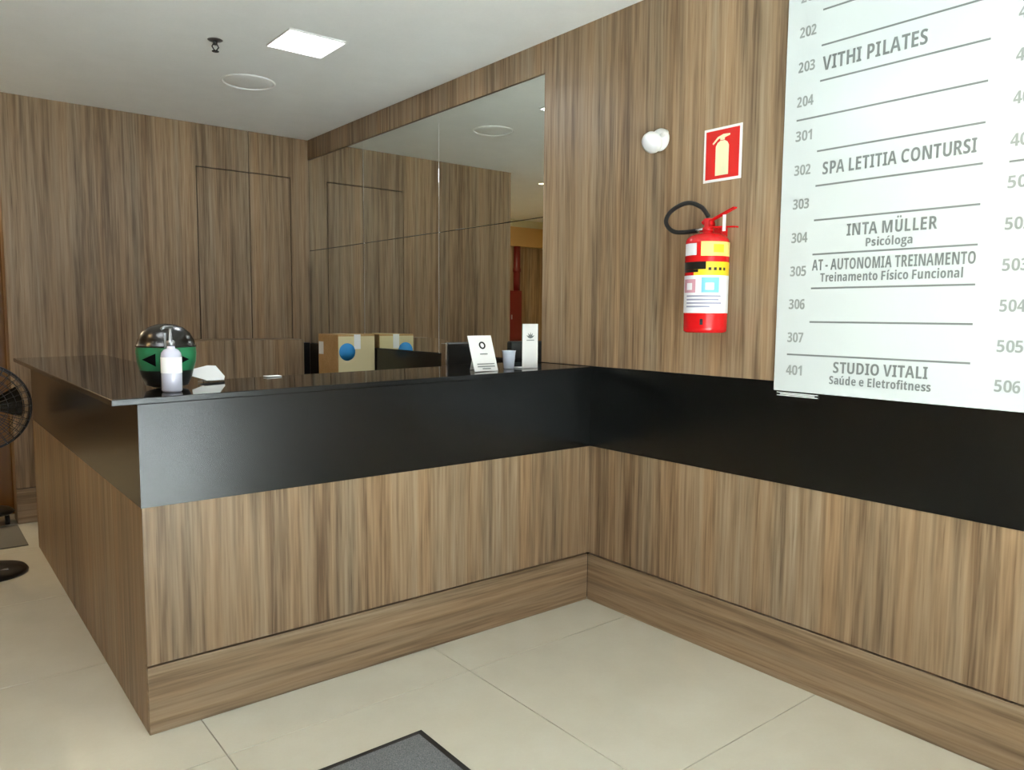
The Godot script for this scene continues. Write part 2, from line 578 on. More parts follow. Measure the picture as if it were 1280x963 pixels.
func led_panel(at: Vector2, size: float, label: String, energy: float, tint := Color(0.94, 0.97, 1.0)) -> void:
	var p := thing("ceiling_panel_light", label, "ceiling light", Vector3(at.x, HC, at.y), "square panel lights in the lobby ceiling")
	var h := size * 0.5
	var w := 0.006
	for s in [[Vector3(-h, -0.010, -h), Vector3(h, 0, -h + w)], [Vector3(-h, -0.010, h - w), Vector3(h, 0, h)], [Vector3(-h, -0.010, -h + w), Vector3(-h + w, 0, h - w)], [Vector3(h - w, -0.010, -h + w), Vector3(h, 0, h - w)]]:
		box("frame", s[0], s[1], M.white, p)
	box("diffuser", Vector3(-h + w, -0.009, -h + w), Vector3(h - w, -0.001, h - w), M.led, p, 0.0005)
	var l := AreaLight3D.new()
	l.name = "panel_light"
	l.area_size = Vector2(size - 0.03, size - 0.03)
	l.light_energy = energy
	l.light_color = tint
	l.area_range = 14.0
	l.shadow_enabled = true
	p.add_child(l)
	l.position = Vector3(0, -0.011, 0)
	l.rotation_degrees = Vector3(-90, 0, 0)

func downlight(at: Vector2, label: String, energy: float) -> void:
	var p := thing("downlight", label, "ceiling light", Vector3(at.x, HC, at.y), "small round warm downlights")
	var st := begin()
	lathe(st, [Vector2(0.036, -0.001), Vector2(0.038, -0.007), Vector2(0.046, -0.007), Vector2(0.050, -0.001)], 28)
	obj("bezel", st, M.white, p)
	st = begin()
	lathe(st, [Vector2(0.0, -0.004), Vector2(0.0355, -0.004), Vector2(0.0355, -0.001)], 24)
	obj("lamp_face", st, M.warm_led, p)
	var l := SpotLight3D.new()
	l.name = "downlight_beam"
	l.light_energy = energy
	l.light_color = Color(1.0, 0.83, 0.58)
	l.spot_angle = 75.0
	l.spot_range = 14.0
	l.spot_attenuation = 2.0
	l.light_size = 0.035
	l.shadow_enabled = true
	p.add_child(l)
	l.position = Vector3(0, -0.03, 0)
	l.rotation_degrees = Vector3(-90, 0, 0)

func build_ceiling_fittings() -> void:
	led_panel(Vector2(-0.88, -1.13), 0.29, "square white panel light in the ceiling above the counter", 0.7)
	led_panel(Vector2(-2.35, 0.25), 0.60, "square white panel light in the ceiling in front of the counter", 0.4)
	downlight(Vector2(-2.577, -3.368), "small round warm downlight near the end of the back wall", 0.5)
	downlight(Vector2(-3.15, -0.65), "small round warm downlight across the lobby from the counter", 0.5)
	downlight(Vector2(-0.70, 2.35), "small round warm downlight near the tenants board", 0.8)
	# round recessed fitting, unlit
	var r := thing("round_ceiling_fitting", "round white flush ceiling fitting near the mirror", "ceiling fitting", Vector3(-0.875, HC, -1.94))
	var st := begin()
	lathe(st, [Vector2(0.136, -0.001), Vector2(0.139, -0.008), Vector2(0.144, -0.009), Vector2(0.148, -0.006), Vector2(0.149, -0.0005)], 48)
	obj("rim", st, M.white, r)
	st = begin()
	lathe(st, [Vector2(0.0, -0.004), Vector2(0.06, -0.004), Vector2(0.130, -0.003), Vector2(0.1355, -0.0005)], 48)
	obj("cover", st, M.paint, r)
	# sprinkler head
	var s := thing("fire_sprinkler", "small dark fire sprinkler hanging from the white ceiling", "sprinkler", Vector3(-1.238, HC, -1.379))
	st = begin()
	lathe(st, [Vector2(0.0, -0.006), Vector2(0.012, -0.006), Vector2(0.030, -0.004), Vector2(0.036, 0.0)], 28)
	obj("escutcheon", st, M.steel, s)
	st = begin()
	lathe(st, [Vector2(0.0, -0.022), Vector2(0.010, -0.022), Vector2(0.010, -0.005), Vector2(0.0, -0.005)], 12)
	obj("body", st, M.rubber, s)
	for sg in [-1.0, 1.0]:
		st = begin()
		tube(st, [Vector3(0.009 * sg, -0.02, 0), Vector3(0.016 * sg, -0.032, 0), Vector3(0.006 * sg, -0.047, 0), Vector3(0, -0.051, 0)], 0.003, 8)
		obj("arm", st, M.rubber, s)
	st = begin()
	lathe(st, [Vector2(0.0, -0.055), Vector2(0.016, -0.055), Vector2(0.017, -0.052), Vector2(0.0, -0.051)], 20)
	obj("deflector", st, M.rubber, s)

# lettering laid on a face that looks towards -x, reading along +z
func words(text: String, x: float, z0: float, z1: float, y: float, cap: float, m: Material, parent: Node, bold := true) -> void:
	var f := SystemFont.new()
	f.font_names = PackedStringArray(["Droid Sans"])
	f.font_weight = 700 if bold else 400
	var t := TextMesh.new()
	t.text = text
	t.font = f
	t.font_size = 32
	t.pixel_size = cap / (0.714 * 32.0)
	t.depth = 0.0008
	t.curve_step = 1.5
	t.horizontal_alignment = HORIZONTAL_ALIGNMENT_LEFT
	t.vertical_alignment = VERTICAL_ALIGNMENT_BOTTOM
	var o := MeshInstance3D.new()
	o.name = "lettering"
	var bb := t.get_aabb()
	var sx := (z1 - z0) / bb.size.x if z1 > z0 else 1.0
	o.mesh = t
	o.material_override = m
	parent.add_child(o, true)
	# baseline: drop by the descender when the text has one
	var low := 0.0
	for ch in ["g", "ç", "p", "q", "j", "y"]:
		if text.contains(ch): low = cap * 0.29
	o.transform = Transform3D(Basis(Vector3.UP, -PI / 2.0).scaled_local(Vector3(sx, 1, 1)), Vector3(x - 0.0004, y - low - bb.position.y, z0 - bb.position.x * sx))

func build_board() -> void:
	var b := thing("tenant_board", "large glossy white tenants board with grey lettering on the wood wall", "sign board")
	var zl := 0.964
	var zr := 2.36
	var x := -0.016
	box("panel", Vector3(x, 1.088, zl), Vector3(-0.0035, 2.60, zr), M.sign, b, 0.0015)
	var xf := x - 0.0006
	for k in 13:
		var y := 1.221 + 0.1169 * k
		if y > 2.55: continue
		var far := k == 0 or k == 7
		box("rule", Vector3(xf, y - 0.003, 1.013 if far else 1.095), Vector3(x + 0.0005, y + 0.003, 1.617), M.print, b, 0.0003)
		var yr := 1.8 + 0.1169 * (k - 5)
		if yr < 2.5:
			box("rule", Vector3(xf, yr - 0.003, 1.685 if k == 5 else 1.772), Vector3(x + 0.0005, yr + 0.003, 2.295), M.print, b, 0.0003)
	var left := ["401", "307", "306", "305", "304", "303", "302", "301", "204", "203", "202", "201"]
	for k in left.size():
		words(left[k], xf, 1.013, 1.074, 1.148 + 0.1169 * k, 0.035, M.print_light, b)
	var right := ["506", "505", "504", "503", "502", "501", "405", "404", "403", "402"]
	for k in right.size():
		words(right[k], xf, 1.685, 1.752, 1.141 + 0.1167 * k, 0.035, M.print_light, b)
	words("VITHI PILATES", xf, 1.102, 1.442, 2.188, 0.046, M.print, b)
	words("SPA LETITIA CONTURSI", xf, 1.119, 1.598, 1.840, 0.042, M.print, b)
	words("INTA MÜLLER", xf, 1.215, 1.501, 1.627, 0.039, M.print, b)
	words("Psicóloga", xf, 1.282, 1.430, 1.586, 0.027, M.print, b)
	words("AT - AUTONOMIA TREINAMENTO", xf, 1.096, 1.614, 1.516, 0.037, M.print, b)
	words("Treinamento Físico Funcional", xf, 1.128, 1.582, 1.476, 0.029, M.print, b)
	words("STUDIO VITALI", xf, 1.190, 1.498, 1.165, 0.038, M.print, b)
	words("Saúde e Eletrofitness", xf, 1.178, 1.510, 1.126, 0.028, M.print, b)
	nest(b, "panel", ["rule", "lettering"])
	# maker's strip under the corner
	var s := thing("maker_label", "tiny clear strip with white print under the corner of the white board", "label")
	box("strip", Vector3(-0.0045, 1.066, 0.968), Vector3(-0.002, 1.086, 1.136), M.smoke, s, 0.0004)
	for r in [[1.0802, 0.972, 1.132], [1.0755, 0.985, 1.120], [1.0705, 0.972, 1.132]]:
		box("print_line", Vector3(-0.0052, r[0] - 0.0016, r[1]), Vector3(-0.0044, r[0] + 0.0016, r[2]), M.paper, s, 0.0003)
	nest(s, "strip", ["print_line"])

func build_extinguisher() -> void:
	var c := Vector3(-0.098, 1.293, 0.712)
	var e := thing("fire_extinguisher", "red fire extinguisher with black hose hung on the wood wall", "fire extinguisher", c)
	var R := 0.0815
	var st := begin()
	lathe(st, [Vector2(0.0, 0.004), Vector2(R * 0.72, 0.004), Vector2(R * 0.9, 0.0), Vector2(R * 0.99, 0.006), Vector2(R, 0.02), Vector2(R, 0.17), Vector2(R, 0.335), Vector2(R * 0.985, 0.345), Vector2(R * 0.93, 0.355), Vector2(R * 0.80, 0.364), Vector2(R * 0.58, 0.371), Vector2(R * 0.32, 0.375), Vector2(0.021, 0.377), Vector2(0.019, 0.385), Vector2(0.0, 0.385)], 48)
	obj("cylinder", st, M.red, e)
	# printed wraps; angle 0 looks towards the camera, positive turns to the reader's right
	var towards := atan2(2.53 - c.z, -2.5 - c.x)
	var wrap := func(called: String, a0: float, a1: float, y0: float, y1: float, m: Material, lift: float) -> void:
		var s := begin()
		s.set_smooth_group(0)
		var n := maxi(2, int(absf(a1 - a0) / 7.0))
		for i in n:
			var q := []
			for k in [[i, y0], [i + 1, y0], [i + 1, y1], [i, y1]]:
				var a: float = towards - deg_to_rad(lerpf(a0, a1, float(k[0]) / n))
				q.append(Vector3(cos(a) * (R + lift), k[1], sin(a) * (R + lift)))
			for k in [0, 2, 1, 0, 3, 2]: s.add_vertex(q[k])
		obj(called, s, m, e)
	wrap.call("paper_label", -120.0, 120.0, 0.074, 0.214, M.label_white, 0.0006)
	wrap.call("yellow_band", -35.0, 120.0, 0.214, 0.264, M.yellow, 0.0006)
	wrap.call("black_band", -120.0, -2.0, 0.236, 0.264, M.black, 0.0009)
	wrap.call("black_band", -120.0, -22.0, 0.226, 0.2355, M.black, 0.0009)
	wrap.call("red_band", -120.0, 120.0, 0.2645, 0.285, M.red, 0.0006)
	wrap.call("pale_label", -76.0, -28.0, 0.289, 0.333, M.label_white, 0.0006)
	wrap.call("pale_label", -16.0, 120.0, 0.2855, 0.338, M.pale_yellow, 0.0006)
	wrap.call("pictogram", 16.0, 46.0, 0.298, 0.328, M.yellow, 0.0012)
	wrap.call("pictogram", -12.0, 34.0, 0.150, 0.206, M.pale_blue, 0.0012)
	wrap.call("pictogram", -72.0, -28.0, 0.150, 0.200, M.pink, 0.0012)
	wrap.call("pictogram", -58.0, -38.0, 0.160, 0.186, M.label_white, 0.0016)
	wrap.call("pictogram", -2.0, 20.0, 0.160, 0.186, M.label_white, 0.0016)
	for k in 4:
		wrap.call("print_line", -58.0, [40.0, 34.0, 42.0, 10.0][k], 0.134 - k * 0.013, 0.140 - k * 0.013, M.label_ink, 0.0012)
	for k in 4:
		wrap.call("print_line", 4.0 + k * 14.0, 12.0 + k * 14.0, 0.232, 0.243, M.rubber, 0.0012)
	wrap.call("inspection_mark", -14.0, -6.0, 0.030, 0.052, M.rubber, 0.0006)
	nest(e, "paper_label", ["pictogram", "print_line"])
	# valve, levers, gauge
	st = begin()
	lathe(st, [Vector2(0.0, 0.3820), Vector2(0.020, 0.3820), Vector2(0.020, 0.3960), Vector2(0.015, 0.4000), Vector2(0.015, 0.4300), Vector2(0.0, 0.4320)], 24)
	obj("valve", st, M.red, e)
	st = begin()
	tube(st, [Vector3(0, 0.3890, -0.012), Vector3(0, 0.3890, -0.052)], 0.0085, 12)
	obj("hose_nipple", st, M.chrome, e)
	st = begin()
	tube(st, [Vector3(0, 0.4080, 0.012), Vector3(0, 0.4080, 0.022)], 0.014, 16)
	obj("gauge", st, M.red, e)
	# levers run along +z
	st = begin()
	cb(st, Vector3(-0.011, -0.003, -0.01), Vector3(0.011, 0.003, 0.115), 0.0015, false, Transform3D(Basis(Vector3.RIGHT, deg_to_rad(-20)), Vector3(0, 0.4210, 0.012)))
	obj("upper_lever", st, M.red, e)
	st = begin()
	cb(st, Vector3(-0.011, -0.003, -0.02), Vector3(0.011, 0.003, 0.115), 0.0015, false, Transform3D(Basis(Vector3.RIGHT, deg_to_rad(4)), Vector3(0, 0.3970, 0.014)))
	obj("carry_handle", st, M.red, e)
	box("seal_tag", Vector3(-0.014, 0.3760, 0.075), Vector3(-0.011, 0.4360, 0.088), M.paper, e, 0.0006)
	st = begin()
	tube(st, [Vector3(-0.005, 0.4240, -0.006), Vector3(-0.005, 0.4140, -0.02)], 0.009, 10)
	obj("safety_pin", st, M.red, e)
	# hose loop: from the nipple out along -z, round and back to the valve
	var cv := Curve3D.new()
	var pts := [Vector3(0, 0.3890, -0.046), Vector3(0, 0.3880, -0.115), Vector3(-0.005, 0.3960, -0.165), Vector3(-0.012, 0.4290, -0.194), Vector3(-0.015, 0.4640, -0.178), Vector3(-0.015, 0.4890, -0.130), Vector3(-0.012, 0.4960, -0.080), Vector3(-0.008, 0.4790, -0.035), Vector3(-0.004, 0.462, -0.016), Vector3(-0.002, 0.436, 0.002)]
	for i in pts.size():
		var tan_: Vector3 = (pts[mini(i + 1, pts.size() - 1)] - pts[maxi(i - 1, 0)]) * 0.18
		cv.add_point(pts[i], -tan_, tan_)
	st = begin()
	var path := []
	for p in cv.tessellate_even_length(5, 0.012): path.append(p)
	tube(st, path, 0.0085, 12)
	obj("hose", st, M.rubber, e)
	# wall bracket
	box("bracket", Vector3(0.060, 0.34, -0.02), Vector3(0.0975, 0.40, 0.02), M.red, e, 0.002)

func build_wall_items() -> void:
	# extinguisher sign
	var s := thing("extinguisher_sign", "red and white sign with an extinguisher symbol on the wood wall", "sign")
	var z0 := 0.610
	var z1 := 0.783
	var y0 := 1.876
	var y1 := 2.080
	box("plate", Vector3(-0.004, y0, z0), Vector3(-0.0005, y1, z1), M.paper, s, 0.0006)
	box("red_field", Vector3(-0.0048, y0 + 0.010, z0 + 0.010), Vector3(-0.0038, y1 - 0.010, z1 - 0.010), M.sign_red, s, 0.0003)
	var xf := Transform3D(Basis(Vector3(0, 0, 1), Vector3(0, 1, 0), Vector3(-1, 0, 0)), Vector3(-0.0046, (y0 + y1) * 0.5, (z0 + z1) * 0.5))
	var st := begin()
	var w := 0.030
	prism(st, PackedVector2Array([Vector2(-w, -0.080), Vector2(w, -0.080), Vector2(w, 0.030), Vector2(w * 0.75, 0.043), Vector2(w * 0.35, 0.050), Vector2(-w * 0.35, 0.050), Vector2(-w * 0.75, 0.043), Vector2(-w, 0.030)]), 0.0009, xf)
	obj("symbol", st, M.glow_cream, s)
	st = begin()
	prism(st, PackedVector2Array([Vector2(-0.010, 0.052), Vector2(0.010, 0.052), Vector2(0.010, 0.060), Vector2(0.034, 0.066), Vector2(0.034, 0.072), Vector2(0.004, 0.074), Vector2(-0.022, 0.066), Vector2(-0.046, 0.044), Vector2(-0.041, 0.039), Vector2(-0.018, 0.058), Vector2(-0.010, 0.060)]), 0.0009, xf)
	obj("symbol", st, M.glow_cream, s)
	nest(s, "plate", ["red_field", "symbol"])
	# motion sensor
	var m := thing("wall_sensor", "small round white sensor on a swivel mount on the wood wall", "sensor", Vector3(0, 2.083, 0.385))
	var out := Basis(Vector3(0, 1, 0), Vector3(-1, 0, 0), Vector3(0, 0, 1))
	st = begin()
	lathe(st, [Vector2(0.0, 0.0), Vector2(0.046, 0.0), Vector2(0.046, 0.008), Vector2(0.038, 0.022), Vector2(0.024, 0.03), Vector2(0.0, 0.03)], 32, Transform3D(out, Vector3.ZERO))
	obj("base", st, M.white, m)
	st = begin()
	var head := Transform3D(Basis(Vector3(0, 0, 1), deg_to_rad(35)) * out, Vector3(-0.035, -0.008, -0.008))
	lathe(st, [Vector2(0.0, -0.02), Vector2(0.030, -0.016), Vector2(0.043, 0.0), Vector2(0.044, 0.018), Vector2(0.040, 0.030), Vector2(0.036, 0.032)], 32, head)
	obj("head", st, M.white, m)
	st = begin()
	lathe(st, [Vector2(0.036, 0.030), Vector2(0.030, 0.036), Vector2(0.018, 0.041), Vector2(0.0, 0.043)], 32, head)
	obj("lens", st, M.label_white, m)
	st = begin()
	tube(st, [Vector3(-0.02, 0.012, 0.025), Vector3(-0.035, 0.016, 0.058)], 0.011, 12)
	obj("swivel_arm", st, M.white, m)

func build_behind_counter() -> void:
	# wood cabinet against the back wall
	var k := thing("low_cabinet", "brown wood cabinet with a rounded top corner against the back wall", "cabinet")
	var st := begin()
	var poly := PackedVector2Array([Vector2(-1.06, 0.0), Vector2(-0.21, 0.0), Vector2(-0.21, 1.165), Vector2(-0.86, 1.165), Vector2(-0.95, 1.158), Vector2(-1.02, 1.143), Vector2(-1.06, 1.12)])
	prism(st, poly, 0.35, Transform3D(Basis.IDENTITY, Vector3(0, 0, -3.115)))
	obj("body", st, M.wood, k)
	box("dark_end", Vector3(-0.205, 0.0, -3.1), Vector3(-0.155, 1.14, -2.78), M.black, k, 0.002)
	# desk under the mirror
	var d := thing("inner_desk", "black work desk against the mirror wall behind the counter", "desk")
	box("desk_top", Vector3(-0.60, 0.72, -2.62), Vector3(-0.003, 0.75, -0.60), M.black, d, 0.002)
	for z in [-2.60, -1.62, -0.64]:
		box("leg_panel", Vector3(-0.58, 0.0, z - 0.012), Vector3(-0.01, 0.72, z + 0.012), M.wood, d, 0.001)
	# carton by the mirror
	var c := thing("cardboard_box", "brown cardboard box with blue print standing by the mirror", "box", Vector3(-0.143, 0.75, -2.215))
	box("carton", Vector3(-0.135, 0, -0.15), Vector3(0.135, 0.466, 0.15), M.carton, c, 0.003)
	box("pale_label", Vector3(-0.133, 0.06, 0.1495), Vector3(0.132, 0.455, 0.1512), M.carton_label, c, 0.0004)
	box("packing_tape", Vector3(-0.02, 0.37, 0.1508), Vector3(0.028, 0.467, 0.1522), M.paper, c, 0.0004)
	st = begin()
	lathe(st, [Vector2(0.0, 0.0012), Vector2(0.058, 0.0012), Vector2(0.058, 0.0)], 28, Transform3D(Basis(Vector3.RIGHT, PI / 2.0), Vector3(-0.070, 0.352, 0.1510)), false, Vector2(1.0, 1.0))
	obj("blue_print", st, M.blue, c)
	for y in [0.09, 0.33]:
		box("paper_sticker", Vector3(-0.1366, y, -0.14), Vector3(-0.1348, y + (0.06 if y < 0.2 else 0.085), -0.07), M.paper, c, 0.0003)
	box("packing_tape", Vector3(-0.03, 0.4655, -0.15), Vector3(0.03, 0.4668, 0.15), M.carton_label, c, 0.0003)
	nest(c, "carton", ["pale_label", "packing_tape", "blue_print", "paper_sticker"])
	# monitor seen from behind
	var m := thing("computer_monitor", "black computer monitor seen from behind beside the mirror", "monitor", Vector3(-0.20, 0.75, -0.70))
	m.rotation.y = deg_to_rad(2)
	box("screen_shell", Vector3(-0.15, 0.17, -0.02), Vector3(0.15, 0.462, 0.018), M.black, m, 0.008)
	box("screen", Vector3(-0.14, 0.185, -0.0215), Vector3(0.14, 0.45, -0.0195), M.smoke, m, 0.0005)
	box("silver_edge", Vector3(-0.162, 0.16, -0.022), Vector3(-0.1505, 0.458, 0.02), M.chrome, m, 0.002)
	box("neck", Vector3(-0.03, 0.0, 0.0), Vector3(0.03, 0.2, 0.03), M.black, m, 0.003)
	box("foot", Vector3(-0.11, 0.0, -0.08), Vector3(0.11, 0.012, 0.08), M.black, m, 0.003)

func build_counter_items() -> void:
	# helmet
	var hx := -1.79
	var hz := -0.27
	var h := thing("motorcycle_helmet", "round black and green helmet on the stone counter top", "helmet", Vector3(hx, slab_y(hx), hz))
	h.rotation.y = deg_to_rad(-16)
	h.scale = Vector3.ONE * 0.80
	h.position.y += 0.003
	var st := begin()
	lathe(st, [Vector2(0.055, 0.0), Vector2(0.085, 0.010), Vector2(0.100, 0.045), Vector2(0.107, 0.075)], 40)
	obj("lower_rim", st, M.black, h)
	st = begin()
	lathe(st, [Vector2(0.1075, 0.075), Vector2(0.117, 0.11), Vector2(0.1205, 0.15), Vector2(0.1185, 0.174)], 40)
	obj("green_shell", st, M.green, h)
	st = begin()
	lathe(st, [Vector2(0.121, 0.174), Vector2(0.1215, 0.180), Vector2(0.118, 0.182), Vector2(0.112, 0.205), Vector2(0.096, 0.235), Vector2(0.070, 0.257), Vector2(0.036, 0.270), Vector2(0.0, 0.274)], 40)
	obj("black_crown", st, M.smoke, h)
	for sg in [-1.0, 1.0]:
		st = begin()
		prism(st, PackedVector2Array([Vector2(0.0, -0.03), Vector2(0.052, 0.0), Vector2(0.0, 0.025)]), 0.012, Transform3D(Basis(Vector3(sg, 0, 0), Vector3.UP, Vector3(0, 0, 1)), Vector3(0.038 * sg, 0.125, 0.103)))
		obj("vent", st, M.matte_black, h)
	box("chrome_rib", Vector3(-0.004, 0.172, 0.114), Vector3(0.004, 0.236, 0.122), M.steel, h, 0.001)
	nest(h, "green_shell", ["vent"])
	# pump bottle in front of the helmet
	var bx := -1.815
	var bz := -0.115
	var b := thing("pump_bottle", "clear silver pump bottle with white label in front of the helmet", "bottle", Vector3(bx, slab_y(bx) + 0.001, bz))
	st = begin()
	lathe(st, [Vector2(0.0, 0.0), Vector2(0.029, 0.0), Vector2(0.032, 0.006), Vector2(0.032, 0.118), Vector2(0.030, 0.128), Vector2(0.022, 0.138), Vector2(0.013, 0.142), Vector2(0.013, 0.152), Vector2(0.0, 0.152)], 32)
	obj("bottle_body", st, M.gel, b)
	st = begin()
	lathe(st, [Vector2(0.0325, 0.062), Vector2(0.0325, 0.114)], 32)
	obj("label_wrap", st, M.paper, b)
	st = begin()
	lathe(st, [Vector2(0.0, 0.15), Vector2(0.014, 0.15), Vector2(0.014, 0.166), Vector2(0.005, 0.169), Vector2(0.004, 0.212), Vector2(0.0, 0.212)], 20)
	obj("pump_stem", st, M.steel, b)
	st = begin()
	tube(st, [Vector3(0.006, 0.212, 0), Vector3(-0.018, 0.212, 0.004), Vector3(-0.03, 0.205, 0.007)], 0.005, 10)
	obj("pump_nozzle", st, M.steel, b)
	nest(b, "bottle_body", ["label_wrap"])
	nest(b, "pump_stem", ["pump_nozzle"])
	# folded paper beside the helmet
	var px := -1.60
	var p := thing("folded_paper", "crumpled white folded paper beside the helmet on the counter", "paper", Vector3(px, slab_y(px) + 0.0025, -0.385))
	st = begin()
	prism(st, PackedVector2Array([Vector2(-0.075, 0.022), Vector2(-0.070, 0.048), Vector2(-0.015, 0.060), Vector2(0.015, 0.058), Vector2(0.045, 0.016), Vector2(0.040, 0.0), Vector2(-0.01, 0.0)]), 0.002, Transform3D(Basis(Vector3.RIGHT, deg_to_rad(-14)), Vector3.ZERO))
	obj("upright_flap", st, M.paper, p)
	st = begin()
	prism(st, PackedVector2Array([Vector2(-0.055, 0.0), Vector2(0.042, 0.0), Vector2(0.03, 0.035), Vector2(-0.04, 0.042)]), 0.0012, Transform3D(Basis(Vector3.RIGHT, deg_to_rad(82)), Vector3(0, 0.002, 0.002)))
	obj("flat_flap", st, M.paper, p)
	# loose card
	var cx := -1.352
	var card := box("loose_card", Vector3(-0.030, 0.0, -0.022), Vector3(0.030, 0.004, 0.022), M.paper, self, 0.0008)
	card.position = Vector3(cx, slab_y(cx) + 0.0012, -0.435)
	tag(card, "small white card lying flat on the inner edge of the counter", "card")
	# leaning table card with a round emblem
	var tx := -0.545
	var t := thing("table_card", "white leaning table card with a dark ring emblem on the counter", "card stand", Vector3(tx, slab_y(tx) + 0.001, -0.085))
	var lean := Transform3D(Basis(Vector3.RIGHT, deg_to_rad(-20)), Vector3.ZERO)
	st = begin()
	cb(st, Vector3(-0.063, 0.0, -0.0015), Vector3(0.063, 0.162, 0.0015), 0.0008, false, lean)
	obj("card_face", st, M.paper, t)
	st = begin()
	cb(st, Vector3(-0.012, 0.0, -0.0015), Vector3(0.012, 0.150, 0.0015), 0.0008, false, Transform3D(Basis(Vector3.RIGHT, deg_to_rad(18)), Vector3(0, 0.001, -0.105)))
	obj("strut", st, M.paper, t)
	st = begin()
	tube(st, ring_path(lean * Vector3(0.004, 0.117, 0.0018), 0.0135, lean.basis.x, lean.basis.y, 28), 0.0036, 8, true)
	obj("emblem", st, M.black, t)
	for r in [[0.078, 0.020, M.print_light], [0.033, 0.046, M.print_light], [0.022, 0.046, M.print_light], [0.012, 0.022, M.print_light]]:
		st = begin()
		cb(st, Vector3(-r[1] + 0.004, r[0] - 0.0025, 0.0012), Vector3(r[1] + 0.004, r[0] + 0.0025, 0.0022), 0.0003, false, lean)
		obj("print_line", st, r[2], t)
	nest(t, "card_face", ["emblem", "print_line"])
	# upright card on a foot
	var ux := -0.285
	var u := thing("upright_card", "tall narrow white card stand with a grey plant emblem", "card stand", Vector3(ux, slab_y(ux) + 0.001, -0.105))
	box("card_face", Vector3(-0.045, 0.0, -0.002), Vector3(0.045, 0.200, 0.002), M.paper, u, 0.0008)
	box("foot", Vector3(-0.045, 0.0, -0.06), Vector3(0.045, 0.003, -0.0025), M.paper, u, 0.0006)
	st = begin()
	for a in [-60.0, -30.0, 0.0, 30.0, 60.0]:
		var tr := Transform3D(Basis(Vector3.BACK, deg_to_rad(a)), Vector3(0, 0.135, 0.0018))
		prism(st, PackedVector2Array([Vector2(-0.001, 0.0), Vector2(0.001, 0.0), Vector2(0.004, 0.012), Vector2(0.0, 0.027), Vector2(-0.004, 0.012)]), 0.0008, tr)
	obj("emblem", st, M.print, u)
	box("print_line", Vector3(-0.022, 0.124, 0.0015), Vector3(0.022, 0.128, 0.0026), M.print_light, u, 0.0003)
	nest(u, "card_face", ["emblem", "print_line"])
	# plastic cup
	var qx := -0.375
	var q := thing("plastic_cup", "translucent white plastic cup beside the tall card stand", "cup", Vector3(qx, slab_y(qx) + 0.001, -0.145))
	st = begin()
	lathe(st, [Vector2(0.0, 0.002), Vector2(0.021, 0.002), Vector2(0.022, 0.0), Vector2(0.023, 0.002), Vector2(0.031, 0.078), Vector2(0.033, 0.080), Vector2(0.031, 0.081), Vector2(0.0295, 0.078), Vector2(0.0215, 0.005), Vector2(0.0, 0.005)], 28)
	obj("cup_wall", st, M.cup, q)

